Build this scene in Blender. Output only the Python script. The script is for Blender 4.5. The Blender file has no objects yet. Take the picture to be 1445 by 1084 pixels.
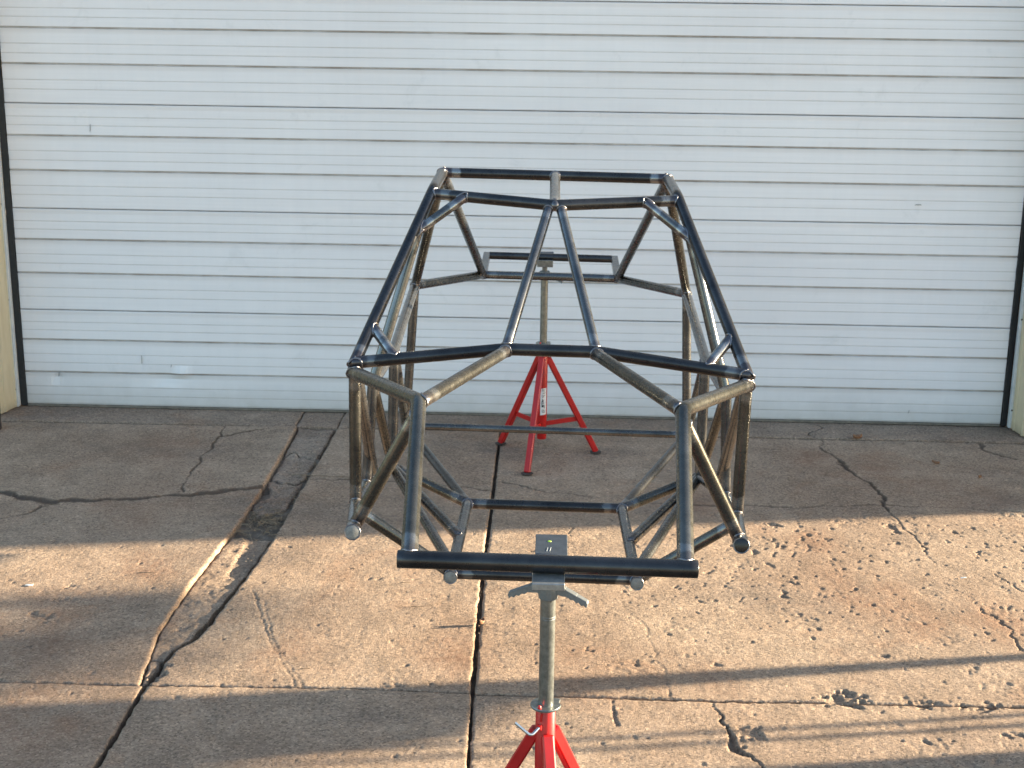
import bpy, math, random
import numpy as np
from mathutils import Vector, Matrix

random.seed(7)
rng = np.random.default_rng(11)
scene = bpy.context.scene
col = scene.collection
R = math.radians

# ------------------------------------------------------------------ camera
cd = bpy.data.cameras.new('camera')
cam = bpy.data.objects.new('camera', cd)
col.objects.link(cam)
scene.camera = cam
cr_, cu_, cf_ = Vector((0.99941, 0.03163, 0.01308)), Vector((-0.02085, 0.25971, 0.96546)), Vector((-0.02714, 0.96517, -0.26022))
cam.matrix_world = Matrix(((cr_.x, cu_.x, -cf_.x, 0), (cr_.y, cu_.y, -cf_.y, 0), (cr_.z, cu_.z, -cf_.z, 2.4), (0, 0, 0, 1)))
cd.sensor_width = 36.0
cd.lens = 2024.0 / 1445.0 * 36.0
cd.clip_start = 0.05
cd.clip_end = 3000
cd.dof.use_dof = True
cd.dof.focus_distance = 4.1
cd.dof.aperture_fstop = 13

# ------------------------------------------------------------------ sky, sun, exposure
SUN_AZ, SUN_EL = 9.4, 8.5            # azimuth from +X towards +Y, elevation
world = bpy.data.worlds.new("World")
scene.world = world
world.use_nodes = True
wn, wl = world.node_tree.nodes, world.node_tree.links
sky = wn.new('ShaderNodeTexSky')
sky.sky_type = 'NISHITA'
sky.sun_disc = False
sky.sun_elevation = R(SUN_EL)
sky.sun_rotation = R(90 - SUN_AZ)
sky.air_density = 1.0
sky.dust_density = 1.0
sky.ozone_density = 1.5
wl.new(sky.outputs[0], wn['Background'].inputs[0])
wn['Background'].inputs[1].default_value = 0.100
sd = bpy.data.lights.new('sun', 'SUN')
sd.energy = 5.0
sd.angle = R(0.53)
sd.color = (1.0, 0.86, 0.62)
sun = bpy.data.objects.new('sun', sd)
col.objects.link(sun)
sdir = Vector((math.cos(R(SUN_AZ)) * math.cos(R(SUN_EL)), math.sin(R(SUN_AZ)) * math.cos(R(SUN_EL)), math.sin(R(SUN_EL))))
sun.rotation_euler = sdir.to_track_quat('Z', 'Y').to_euler()
sun.location = sdir * 50
scene.view_settings.view_transform = 'Standard'
scene.view_settings.look = 'None'
scene.view_settings.exposure = 2.62
scene.view_settings.gamma = 1.0
scene.view_settings.use_curve_mapping = False
scene.render.engine = 'CYCLES'
scene.cycles.max_bounces = 8

# ------------------------------------------------------------------ material helpers
class NT:
    def __init__(s, name):
        s.m = bpy.data.materials.new(name); s.m.use_nodes = True
        s.t = s.m.node_tree; s.b = s.t.nodes['Principled BSDF']
    def n(s, kind, **kw):
        x = s.t.nodes.new('ShaderNode' + kind)
        for k, v in kw.items(): setattr(x, k, v)
        return x
    def l(s, a, b): s.t.links.new(a, b)
    def set(s, **kw):
        for k, v in kw.items():
            s.b.inputs[k.replace('_', ' ')].default_value = v
    def coord(s, scale=(1, 1, 1), out='Object', rot=(0, 0, 0)):
        c = s.n('TexCoord'); mp = s.n('Mapping')
        mp.inputs['Scale'].default_value = scale; mp.inputs['Rotation'].default_value = rot
        s.l(c.outputs[out], mp.inputs[0]); return mp.outputs[0]
    def gcoord(s, scale=(1, 1, 1)):
        g = s.n('NewGeometry'); mp = s.n('Mapping'); mp.inputs['Scale'].default_value = scale
        s.l(g.outputs['Position'], mp.inputs[0]); return mp.outputs[0]
    def noise(s, vec, scale, detail=6, rough=.6, dist=0):
        x = s.n('TexNoise'); x.inputs['Scale'].default_value = scale; x.inputs['Detail'].default_value = detail
        x.inputs['Roughness'].default_value = rough; x.inputs['Distortion'].default_value = dist
        s.l(vec, x.inputs['Vector']); return x.outputs['Fac']
    def ramp(s, fac, stops):
        x = s.n('ValToRGB'); e = x.color_ramp.elements
        while len(e) < len(stops): e.new(.5)
        for i, (p, c) in enumerate(stops):
            e[i].position = p
            e[i].color = (c, c, c, 1) if isinstance(c, (int, float)) else (*c, 1)
        s.l(fac, x.inputs[0]); return x.outputs[0]
    def mix(s, fac, a, b, mode='MIX'):
        x = s.n('Mix', data_type='RGBA', blend_type=mode)
        for i, v in ((0, fac), (6, a), (7, b)):
            if hasattr(v, 'is_output'): s.l(v, x.inputs[i])
            elif i == 0: x.inputs[0].default_value = v
            else: x.inputs[i].default_value = (*v, 1) if len(v) == 3 else v
        return x.outputs[2]
    def math(s, op, a, b=0.):
        x = s.n('Math', operation=op)
        for i, v in enumerate((a, b)):
            if hasattr(v, 'is_output'): s.l(v, x.inputs[i])
            else: x.inputs[i].default_value = v
        return x.outputs[0]
    def bump(s, h, strength=.3, dist=.002, prev=None):
        x = s.n('Bump'); x.inputs['Strength'].default_value = strength; x.inputs['Distance'].default_value = dist
        s.l(h, x.inputs['Height'])
        if prev is not None: s.l(prev, x.inputs['Normal'])
        return x.outputs[0]
    def attr(s, name):
        x = s.n('Attribute', attribute_name=name); return x.outputs['Fac']

M = {}

def mat_concrete(name, tint=(1, 1, 1), worn=1.0):
    t = NT(name)
    g = t.gcoord()
    big = t.noise(g, 1.1, 5, .6)
    mid = t.noise(g, 6, 6, .65)
    base = t.ramp(big, [(.3, (.315 * tint[0], .210 * tint[1], .143 * tint[2])), (.7, (.440 * tint[0], .316 * tint[1], .224 * tint[2]))])
    m2 = t.ramp(mid, [(.35, .80), (.65, 1.08)])
    base = t.mix(1.0, base, m2, 'MULTIPLY')
    # orange rust stains and darker oil patches
    st = t.noise(g, 1.7, 7, .72, .6)
    stm = t.ramp(st, [(.55, 0.0), (.70, .42)])
    base = t.mix(stm, base, (.30, .145, .075))
    g3 = t.gcoord((.8, 1.6, 1))
    oil = t.ramp(t.noise(g3, 1.3, 5, .6, .3), [(.55, 0.0), (.74, .5)])
    base = t.mix(oil, base, (.115, .095, .085))
    # aggregate speckle
    v = t.n('TexVoronoi'); v.inputs['Scale'].default_value = 150; t.l(g, v.inputs['Vector'])
    sp = t.n('SeparateColor'); t.l(v.outputs['Color'], sp.inputs[0])
    base = t.mix(1.0, base, t.ramp(sp.outputs[0], [(0, .55), (.25, .93), (.8, 1.02), (1, 1.45)]), 'MULTIPLY')
    f = t.noise(g, 55, 6, .75)
    base = t.mix(1.0, base, t.ramp(f, [(.3, .70), (.7, 1.24)]), 'MULTIPLY')
    # dark grit specks
    sk = t.noise(g, 120, 3, .6)
    base = t.mix(t.ramp(sk, [(.68, 0), (.76, .6)]), base, (.09, .07, .055))
    rs = t.attr('rust')
    rsn = t.math('MULTIPLY', rs, t.ramp(t.noise(g, 28, 7, .8, .5), [(.40, 0), (.62, 1.0)]))
    base = t.mix(t.math('MULTIPLY', rs, .20), base, (.40, .20, .10))
    base = t.mix(t.math('MULTIPLY', rsn, .62), base, (.17, .075, .045))
    d = t.attr('dirt')
    base = t.mix(d, base, (.10, .066, .047))
    t.l(base, t.b.inputs['Base Color'])
    t.set(Roughness=.88)
    t.b.inputs['Specular IOR Level'].default_value = .3
    fine = t.noise(g, 260, 4, .7)
    gb = t.gcoord((1, .22, 1))
    broom = t.noise(gb, 130, 3, .6)
    n1 = t.bump(fine, .95, .0030)
    n2 = t.bump(broom, .45, .0022, n1)
    n3 = t.bump(t.noise(g, 95, 6, .8), .9, .0050, n2)
    t.l(n3, t.b.inputs['Normal'])
    return t.m

M['concrete'] = mat_concrete('weathered_concrete')
M['concrete_grey'] = mat_concrete('grey_concrete', (.84, .86, .90))

def mat_steel(name, dark, light, rough, metallic=.85):
    t = NT(name)
    g = t.gcoord()
    a = t.noise(g, 7, 6, .65, .3)
    b = t.noise(t.gcoord((1, 1, 1)), 45, 5, .7)
    base = t.ramp(a, [(.32, dark), (.68, light)])
    base = t.mix(1.0, base, t.ramp(b, [(.3, .93), (.7, 1.05)]), 'MULTIPLY')
    # light surface rust bloom
    ru = t.noise(g, 16, 7, .75, .4)
    base = t.mix(t.ramp(ru, [(.6, 0), (.76, .22)]), base, (.11, .07, .042))
    # bright ground steel near the welded ends
    ed = t.attr('endd')
    edge = t.math('ADD', ed, t.math('MULTIPLY', t.math('SUBTRACT', t.noise(g, 24, 3, .6), .5), .05))
    cl = t.ramp(edge, [(.012, .15), (.022, 1.0), (.046, .9), (.052, 0.0)])
    base = t.mix(t.math('MULTIPLY', cl, t.attr('ground')), base, (.29, .285, .28))
    # heat tint right beside the weld
    ht = t.ramp(edge, [(.006, .55), (.026, 0.0)])
    base = t.mix(t.math('MULTIPLY', ht, t.attr('ground')), base, (.10, .075, .085))
    t.l(base, t.b.inputs['Base Color'])
    t.set(Metallic=metallic)
    rr = t.ramp(b, [(.3, rough - .03), (.7, rough + .05)])
    t.l(rr, t.b.inputs['Roughness'])
    # scratches
    sc = t.noise(t.coord((1, 1, 1), 'UV'), 1, 2, .5)
    wv = t.coord((3, 260, 1), 'UV')
    n = t.bump(t.noise(wv, 1.0, 3, .6), .06, .001)
    n = t.bump(b, .06, .001, n)
    t.l(n, t.b.inputs['Normal'])
    return t.m

M['steel'] = mat_steel('bare_steel', (.090, .090, .092), (.175, .172, .168), .25)
M['steel_dark'] = mat_steel('mill_scale_steel', (.036, .035, .037), (.078, .075, .075), .28)
M['steel_brown'] = mat_steel('weathered_steel', (.072, .068, .060), (.140, .131, .115), .26)

def mat_simple(name, colr, rough=.5, metallic=0., var=.15, scale=20, bump=.0, spec=.5):
    t = NT(name); g = t.gcoord()
    f = t.noise(g, scale, 5, .65)
    base = t.mix(1.0, colr, t.ramp(f, [(.3, 1 - var), (.7, 1 + var)]), 'MULTIPLY')
    t.l(base, t.b.inputs['Base Color'])
    t.set(Roughness=rough, Metallic=metallic)
    t.b.inputs['Specular IOR Level'].default_value = spec
    if bump:
        t.l(t.bump(t.noise(g, scale * 6, 4, .6), .4, bump), t.b.inputs['Normal'])
    return t.m

def mat_red():
    t = NT('red_paint'); g = t.gcoord()
    f = t.noise(g, 14, 5, .6)
    base = t.ramp(f, [(.3, (.37, .008, .008)), (.7, (.49, .014, .013))])
    ch = t.noise(g, 60, 5, .7)
    base = t.mix(t.ramp(ch, [(.70, 0), (.74, .8)]), base, (.16, .07, .06))
    t.l(base, t.b.inputs['Base Color'])
    t.set(Roughness=.36)
    t.l(t.bump(t.noise(g, 180, 3, .5), .15, .0006), t.b.inputs['Normal'])
    return t.m
M['red'] = mat_red()
M['weld'] = mat_simple('weld_bead', (.20, .19, .20), .32, .9, .3, 300, .0008)
M['cap'] = mat_simple('cut_steel', (.23, .22, .205), .6, .35, .3, 90, .001)
M['zinc'] = mat_simple('galvanised_steel', (.25, .255, .238), .34, .85, .3, 60, .0006)
M['cast'] = mat_simple('cast_grey_metal', (.19, .20, .205), .5, .55, .15, 120, .0012)
M['saddle'] = mat_simple('bright_galvanised_plate', (.36, .36, .35), .38, .7, .25, 60, .0006)
M['bolt'] = mat_simple('bright_zinc', (.55, .57, .60), .25, .95, .1, 80)
M['rubber'] = mat_simple('black_rubber', (.012, .012, .013), .6, 0, .4, 40, .002)
M['tab'] = mat_simple('blue_grey_steel_plate', (.08, .095, .115), .5, .6, .2, 40, .0004)
M['greenpaint'] = mat_simple('green_paint_mark', (.30, .50, .05), .5, 0, .1, 60)
M['chalk'] = mat_simple('chalk_mark', (.45, .47, .46), .8, 0, .2, 60)
M['sticker'] = mat_simple('white_sticker', (.72, .70, .68), .5, 0, .06, 40)
M['ink'] = mat_simple('black_ink', (.04, .04, .045), .5, 0, .1, 40)
M['soil'] = mat_simple('dirt_soil', (.16, .12, .09), .95, 0, .45, 18, .01)
M['twig'] = mat_simple('dry_grass', (.24, .17, .11), .85, 0, .4, 40)
M['leaf_dry'] = mat_simple('dry_leaf', (.27, .13, .065), .7, 0, .35, 60, .001)
M['litter'] = mat_simple('paper_scrap', (.75, .75, .73), .7, 0, .1, 60)
M['leaf'] = mat_simple('tree_leaf', (.06, .085, .03), .6, 0, .4, 6)
M['bark'] = mat_simple('tree_bark', (.12, .09, .065), .9, 0, .4, 25, .01)
M['roof'] = mat_simple('metal_roof', (.35, .35, .34), .5, .3, .1, 5)
M['white_trim'] = mat_simple('white_trim', (.55, .56, .56), .5, 0, .12, 18)
M['trailer'] = mat_simple('trailer_white', (.6, .6, .58), .45, 0, .08, 5)
M['sealgrey'] = mat_simple('dusty_rubber_seal', (.17, .145, .115), .8, 0, .35, 25, .002)
M['darkpost'] = mat_simple('rusty_dark_post', (.06, .045, .038), .7, .2, .35, 40, .001)

def mat_tan():
    t = NT('tan_painted_metal'); g = t.gcoord()
    f = t.noise(t.gcoord((6, 6, 1)), 4, 5, .6)
    base = t.ramp(f, [(.3, (.50, .415, .27)), (.7, (.60, .51, .345))])
    z = t.n('SeparateXYZ'); t.l(g, z.inputs[0])
    h = t.math('ADD', z.outputs[2], t.math('MULTIPLY', t.noise(g, 22, 4, .7), .12))
    base = t.mix(t.ramp(h, [(.04, .6), (.13, 0)]), base, (.17, .12, .08))
    t.l(base, t.b.inputs['Base Color']); t.set(Roughness=.55)
    return t.m
M['tan'] = mat_tan()

def mat_door():
    t = NT('white_painted_door_steel'); g = t.gcoord()
    big = t.noise(t.gcoord((1, 1, 1.6)), .8, 4, .55)
    base = t.ramp(big, [(.3, (.80, .768, .768)), (.7, (.86, .826, .820))])
    streak = t.noise(t.gcoord((22, 1, 1.0)), 1.0, 5, .65)
    base = t.mix(1.0, base, t.ramp(streak, [(.3, .985), (.7, 1.01)]), 'MULTIPLY')
    hs = t.noise(t.gcoord((1.5, 1, 70)), 1.0, 4, .6)
    base = t.mix(1.0, base, t.ramp(hs, [(.3, .97), (.7, 1.015)]), 'MULTIPLY')
    # smudges
    sm = t.noise(g, 5, 6, .7, .5)
    base = t.mix(t.ramp(sm, [(.60, 0), (.76, .20)]), base, (.42, .42, .41))
    sp = t.noise(g, 46, 4, .7)
    base = t.mix(t.ramp(sp, [(.70, 0), (.76, .35)]), base, (.34, .33, .32))
    z = t.n('SeparateXYZ'); t.l(g, z.inputs[0])
    h = t.math('ADD', z.outputs[2], t.math('MULTIPLY', t.math('SUBTRACT', t.noise(g, 9, 5, .7), .5), .12))
    base = t.mix(t.ramp(h, [(.0, .62), (.04, .42), (.16, .12), (.35, 0)]), base, (.36, .33, .28))
    # dirt caught in the grooves
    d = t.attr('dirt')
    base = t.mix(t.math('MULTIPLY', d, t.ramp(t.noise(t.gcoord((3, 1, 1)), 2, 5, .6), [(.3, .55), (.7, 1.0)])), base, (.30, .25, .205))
    t.l(base, t.b.inputs['Base Color'])
    t.set(Roughness=.38)
    # pressed pin stripe ribs + slight oil canning
    zz = t.math('FRACT', t.math('MULTIPLY', z.outputs[2], 1 / .0088))
    rib = t.ramp(t.math('PINGPONG', zz, .5), [(.12, 0), (.26, 1)])
    n = t.bump(rib, .20, .0007)
    n = t.bump(t.noise(t.gcoord((1, 1, 2.5)), 1.6, 3, .5), .5, .012, n)
    n = t.bump(t.noise(g, 350, 3, .5), .08, .0005, n)
    t.l(n, t.b.inputs['Normal'])
    return t.m
M['door'] = mat_door()
M['scuff'] = mat_simple('grey_scuff', (.30, .29, .28), .7, 0, .3, 60)

# ------------------------------------------------------------------ object helpers
def tag(o, label=None, cat=None, group=None, kind=None):
    if label: o['label'] = label
    if cat: o['category'] = cat
    if group: o['group'] = group
    if kind: o['kind'] = kind
    return o

def empty(name, loc, label, cat, group=None):
    o = bpy.data.objects.new(name, None); col.objects.link(o); o.location = loc
    o.empty_display_size = .1
    return tag(o, label, cat, group)

def link(name, me, mat, parent=None, smooth=False):
    o = bpy.data.objects.new(name, me); col.objects.link(o)
    if mat is not None and not me.materials: me.materials.append(mat)
    if parent is not None:
        o.parent = parent
        # geometry is written in world coordinates: take the parents' offset out
        off = Vector((0, 0, 0)); p = parent
        while p is not None: off += p.location; p = p.parent
        o.location = -off
    if smooth: me.polygons.foreach_set('use_smooth', [True] * len(me.polygons))
    return o

class MB:
    def __init__(s): s.v = []; s.f = []
    def add(s, vs, fs):
        b = len(s.v); s.v += [tuple(v) for v in vs]; s.f += [tuple(i + b for i in f) for f in fs]
    def box(s, lo, hi, mtx=None, bev=0.0):
        (x0, y0, z0), (x1, y1, z1) = lo, hi
        if bev:
            b = bev; vs = []
            # chamfered box: three quads per corner joined by hull faces
            import itertools
            idx = {}
            for sx, sy, sz in itertools.product((0, 1), repeat=3):
                X, Y, Z = (x0, x1)[sx], (y0, y1)[sy], (z0, z1)[sz]
                dx, dy, dz = (b, -b)[sx], (b, -b)[sy], (b, -b)[sz]
                for k, p in enumerate(((X, Y + dy, Z + dz), (X + dx, Y, Z + dz), (X + dx, Y + dy, Z))):
                    idx[(sx, sy, sz, k)] = len(vs); vs.append(p)
            I = idx; fs = []
            for a in (0, 1):
                fs.append([I[(a, 0, 0, 0)], I[(a, 1, 0, 0)], I[(a, 1, 1, 0)], I[(a, 0, 1, 0)]])
                fs.append([I[(0, a, 0, 1)], I[(1, a, 0, 1)], I[(1, a, 1, 1)], I[(0, a, 1, 1)]])
                fs.append([I[(0, 0, a, 2)], I[(1, 0, a, 2)], I[(1, 1, a, 2)], I[(0, 1, a, 2)]])
            for a in (0, 1):
                for c in (0, 1):
                    fs.append([I[(a, c, 0, 0)], I[(a, c, 1, 0)], I[(a, c, 1, 1)], I[(a, c, 0, 1)]])
                    fs.append([I[(a, 0, c, 0)], I[(a, 1, c, 0)], I[(a, 1, c, 2)], I[(a, 0, c, 2)]])
                    fs.append([I[(0, a, c, 1)], I[(1, a, c, 1)], I[(1, a, c, 2)], I[(0, a, c, 2)]])
            for k in itertools.product((0, 1), repeat=3):
                fs.append([I[(*k, 0)], I[(*k, 1)], I[(*k, 2)]])
        else:
            vs = [(x0, y0, z0), (x1, y0, z0), (x1, y1, z0), (x0, y1, z0), (x0, y0, z1), (x1, y0, z1), (x1, y1, z1), (x0, y1, z1)]
            fs = [(0, 3, 2, 1), (4, 5, 6, 7), (0, 1, 5, 4), (1, 2, 6, 5), (2, 3, 7, 6), (3, 0, 4, 7)]
        if mtx is not None: vs = [mtx @ Vector(v) for v in vs]
        s.add(vs, fs)
    def bar(s, p, q, w, h, bev=0.0, up=(0, 0, 1)):
        p, q = Vector(p), Vector(q); d = q - p; L = d.length; d.normalize()
        x = d.cross(Vector(up)).normalized(); z = x.cross(d)
        m = Matrix(((x.x, d.x, z.x, p.x), (x.y, d.y, z.y, p.y), (x.z, d.z, z.z, p.z), (0, 0, 0, 1)))
        s.box((-w / 2, 0, -h / 2), (w / 2, L, h / 2), m, bev)
    def lathe(s, c, prof, n=32, axis='Z', start=0):
        c = Vector(c); vs = []; fs = []
        for r, z in prof:
            for k in range(n):
                a = 2 * math.pi * k / n + start
                vs.append((c.x + r * math.cos(a), c.y + r * math.sin(a), c.z + z))
        for i in range(len(prof) - 1):
            for k in range(n):
                k2 = (k + 1) % n
                fs.append((i * n + k, i * n + k2, (i + 1) * n + k2, (i + 1) * n + k))
        fs.append(tuple(range(n))[::-1]); fs.append(tuple((len(prof) - 1) * n + k for k in range(n)))
        s.add(vs, fs)
    def rod(s, pts, r, n=10):
        pts = [Vector(p) for p in pts]; rings = []
        prev = None
        for i, p in enumerate(pts):
            if i == 0: d = pts[1] - p
            elif i == len(pts) - 1: d = p - pts[i - 1]
            else: d = (pts[i + 1] - p).normalized() + (p - pts[i - 1]).normalized()
            d.normalize()
            if prev is None: x = d.orthogonal().normalized()
            else: x = (prev - d * prev.dot(d)).normalized()
            prev = x; y = d.cross(x)
            rr = r[i] if isinstance(r, (list, tuple)) else r
            rings.append([p + (x * math.cos(2 * math.pi * k / n) + y * math.sin(2 * math.pi * k / n)) * rr for k in range(n)])
        vs = [v for g in rings for v in g]; fs = []
        for i in range(len(rings) - 1):
            for k in range(n):
                k2 = (k + 1) % n
                fs.append((i * n + k, i * n + k2, (i + 1) * n + k2, (i + 1) * n + k))
        fs.append(tuple(range(n))[::-1]); fs.append(tuple((len(rings) - 1) * n + k for k in range(n)))
        s.add(vs, fs)
    def mesh(s, name):
        me = bpy.data.meshes.new(name); me.from_pydata(s.v, [], s.f); me.update()
        import bmesh
        b = bmesh.new(); b.from_mesh(me); bmesh.ops.recalc_face_normals(b, faces=b.faces); b.to_mesh(me); b.free()
        return me
    def build(s, name, mat, parent=None, angle=None):
        me = s.mesh(name)
        if angle is not None:
            me.polygons.foreach_set('use_smooth', [True] * len(me.polygons))
            me.set_sharp_from_angle(angle=R(angle))
        return link(name, me, mat, parent)

# ------------------------------------------------------------------ height field of the driveway
X0, X1, Y0, Y1, ST = -3.7, 3.4, 3.7, 8.3, .004
NX, NY = int((X1 - X0) / ST) + 1, int((Y1 - Y0) / ST) + 1
fx = np.fft.rfftfreq(NX)[None, :]; fy = np.fft.fftfreq(NY)[:, None]
def gnoise(sx, sy=None, seed=0):
    sy = sy or sx
    w = np.random.default_rng(seed).standard_normal((NY, NX))
    F = np.fft.rfft2(w) * np.exp(-2 * math.pi ** 2 * ((fx * sx / ST) ** 2 + (fy * sy / ST) ** 2))
    n = np.fft.irfft2(F, s=(NY, NX)); return (n / n.std()).astype(np.float32)
def sstep(a, lo, hi):
    t = np.clip((a - lo) / (hi - lo), 0, 1); return t * t * (3 - 2 * t)
gx = (X0 + ST * np.arange(NX))[None, :]; gy = (Y0 + ST * np.arange(NY))[:, None]
Hf = gnoise(.30, seed=1) * .0012 + gnoise(.05, seed=2) * .00035 + gnoise(.014, seed=3) * .00022 + gnoise(.0055, seed=7) * .00022
dirt = np.zeros((NY, NX), np.float32)
region = np.clip(.45 + .5 * gnoise(.28, seed=4), 0, 1.2) * (.22 + .95 * sstep(gx, .15, 1.1)) + .30 * sstep(-gx, 1.5, 2.0)
pf = gnoise(.0085, .011, seed=5) + .45 * gnoise(.004, seed=6)
pit = sstep(pf, 3.05 - .85 * region, 3.35 - .85 * region)
pf2 = gnoise(.013, .016, seed=8) + .5 * gnoise(.006, seed=9)
pit2 = sstep(pf2, 3.25 - .75 * region, 3.5 - .75 * region)
Hf -= .0033 * pit + .0045 * pit2
# scaled, spalled skin: shallow islands
sp = gnoise(.06, .05, seed=12) + .35 * gnoise(.01, seed=13)
spall = sstep(sp, 1.35, 1.5) * (.5 + .5 * sstep(gx, -.5, 1.0))
Hf -= .0013 * spall * (1 + .5 * gnoise(.006, seed=14))
pf3 = gnoise(.0048, .006, seed=15) + .3 * gnoise(.03, seed=16)
pit3 = sstep(pf3, 2.75 - .55 * region, 3.1 - .55 * region)
Hf -= .0022 * pit3
dirt = np.maximum(dirt, .25 * np.maximum(np.maximum(pit, pit2), pit3))
wob1 = gnoise(.045, seed=20) * .007 + gnoise(.012, seed=21) * .003 + gnoise(.005, seed=80) * .0014
wob2 = gnoise(.045, seed=22) * .007 + gnoise(.012, seed=23) * .003 + gnoise(.005, seed=82) * .0014
def crack(pts, width, depth, dirty=.8, rag=1.0):
    global Hf, dirt
    pts = np.array(pts)
    for (ax, ay), (bx, by) in zip(pts[:-1], pts[1:]):
        pad = width * 3 + .05
        i0 = max(0, int((min(ax, bx) - pad - X0) / ST)); i1 = min(NX, int((max(ax, bx) + pad - X0) / ST))
        j0 = max(0, int((min(ay, by) - pad - Y0) / ST)); j1 = min(NY, int((max(ay, by) + pad - Y0) / ST))
        if i1 <= i0 or j1 <= j0: continue
        sl = (slice(j0, j1), slice(i0, i1))
        px = gx[:, i0:i1] + wob1[sl] * rag * 1.3; py = gy[j0:j1] + wob2[sl] * rag * 1.3
        dx, dy = bx - ax, by - ay; L2 = dx * dx + dy * dy
        t = np.clip(((px - ax) * dx + (py - ay) * dy) / L2, 0, 1)
        dd = np.hypot(px - ax - t * dx, py - ay - t * dy)
        w = .58 * width * (1 + .45 * rag * np.clip(gw[sl], -1.3, 1.1))
        k = 1 - sstep(dd, w * .35, w * .75)
        Hf[sl] = np.minimum(Hf[sl], Hf[sl] * (1 - k) + (-depth) * k)
        dirt[sl] = np.maximum(dirt[sl], dirty * (1 - sstep(dd, w * .6, w * 1.3)))
gw = gnoise(.05, seed=30)
crack([(-3.6, 6.72), (-2.72, 6.64), (-2.58, 6.56), (-2.40, 6.50), (-2.33, 6.55), (-2.13, 6.57), (-1.90, 6.64), (-1.67, 6.69), (-1.42, 6.78)], .042, .013, .9, 1.4)
crack([(-2.58, 6.275), (-2.50, 6.33), (-2.44, 6.46)], .012, .008)
crack([(-3.1, 6.25), (-2.75, 6.27), (-2.58, 6.275)], .010, .006)
crack([(-1.87, 7.84), (-1.85, 7.65), (-1.857, 7.33), (-1.855, 7.09), (-1.86, 6.91), (-1.83, 6.72)], .010, .012)
crack([(-1.60, 7.80), (-1.74, 7.70), (-1.85, 7.62)], .014, .010)
crack([(1.537, 7.84), (1.526, 7.73), (1.573, 7.45), (1.607, 7.24), (1.675, 7.08), (1.68, 6.885), (1.663, 6.76), (1.654, 6.66)], .013, .012)
crack([(1.654, 6.66), (1.69, 6.4), (1.70, 6.21), (1.722, 5.99)], .007, .005, .5)
crack([(-.26, 6.97), (.02, 6.835), (.337, 6.73), (.649, 6.69), (.997, 6.693), (1.274, 6.691), (1.561, 6.741), (1.842, 6.75), (2.108, 6.707), (2.4, 6.69), (3.2, 6.74)], .009, .006, .7)
crack([(-1.25, 6.945), (-.926, 6.956), (-.631, 6.921), (-.411, 6.881), (-.27, 6.826)], .011, .007, .9)
crack([(.612, 4.64), (.629, 4.56), (.619, 4.474), (.638, 4.363), (.682, 4.249), (.709, 4.187), (.75, 3.9)], .020, .015, .5, 1.3)
crack([(.231, 4.643), (.238, 4.53), (.244, 4.453)], .011, .006, .3)
crack([(.369, 5.347), (.412, 5.119), (.436, 4.878), (.446, 4.655)], .008, .0040, .2)
crack([(1.74, 5.75), (1.787, 5.611), (1.809, 5.435), (1.834, 5.236), (1.836, 5.11)], .012, .0045, .25, 1.4)
crack([(-1.218, 5.499), (-1.093, 5.126), (-.968, 4.825), (-.9, 4.67)], .0055, .0022, .15, .6)
crack([(-1.16, 5.42), (-1.06, 5.08), (-.93, 4.78), (-.87, 4.67)], .004, .0018, .15, .6)
crack([(.30, 6.5), (.36, 6.3), (.42, 6.1)], .004, .003, .3)
crack([(.06, 6.6), (.11, 6.35), (.13, 6.2)], .005, .003, .3)
crack([(.0, 5.95), (-.01, 5.4), (-.03, 4.9)], .006, .003, .3)
crack([(1.95, 5.9), (2.05, 5.6), (2.2, 5.3)], .005, .003, .3)
crack([(1.2, 6.35), (1.22, 6.1), (1.19, 5.8), (1.24, 5.5)], .004, .003, .3)
crack([(2.42, 7.84), (2.46, 7.68), (2.55, 7.55)], .014, .010, .8)
# broken chips beside cracks and joints
def chip(cx, cy, rx, ry, depth, dirty=.25):
    global Hf
    i0 = max(0, int((cx - 2 * rx - X0) / ST)); i1 = min(NX, int((cx + 2 * rx - X0) / ST))
    j0 = max(0, int((cy - 2 * ry - Y0) / ST)); j1 = min(NY, int((cy + 2 * ry - Y0) / ST))
    if i1 <= i0 or j1 <= j0: return
    sl = (slice(j0, j1), slice(i0, i1))
    d = np.hypot((gx[:, i0:i1] - cx + wob1[sl] * 2) / rx, (gy[j0:j1] - cy + wob2[sl] * 2) / ry) + gw2[sl] * .16 + gw3[sl] * .26
    k = 1 - sstep(d, .75, .95)
    Hf[sl] -= depth * k * (1 + .15 * gw2[sl]); dirt[sl] = np.maximum(dirt[sl], dirty * k)
gw2 = gnoise(.018, seed=31); gw3 = gnoise(.006, seed=32)
for c in [(.69, 4.44, .035, .05, .006), (.66, 4.30, .03, .04, .005), (1.08, 4.69, .075, .055, .012), (1.72, 4.36, .11, .06, .008), (1.55, 4.66, .06, .03, .008),
          (1.60, 4.45, .05, .03, .005), (1.32, 4.66, .05, .025, .007), (-1.40, 4.74, .035, .075, .010), (.92, 4.15, .05, .03, .006),
          (-.55, 4.68, .05, .02, .004), (1.28, 5.05, .035, .03, .004), (1.62, 6.42, .03, .05, .006), (.86, 6.28, .03, .02, .005), (1.05, 6.45, .04, .025, .006),
          (2.2, 6.2, .03, .02, .005), (-2.2, 6.0, .03, .02, .004), (-1.95, 5.35, .04, .03, .004), (-2.0, 5.2, .05, .03, .004)]:
    chip(*c)
for _ in range(14):
    a = rng.uniform(.5, 2.6); b = rng.uniform(4.8, 6.5); s_ = rng.uniform(.005, .012)
    chip(a, b, s_, s_ * rng.uniform(.6, 1.3), rng.uniform(.003, .007), .35)
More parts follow.
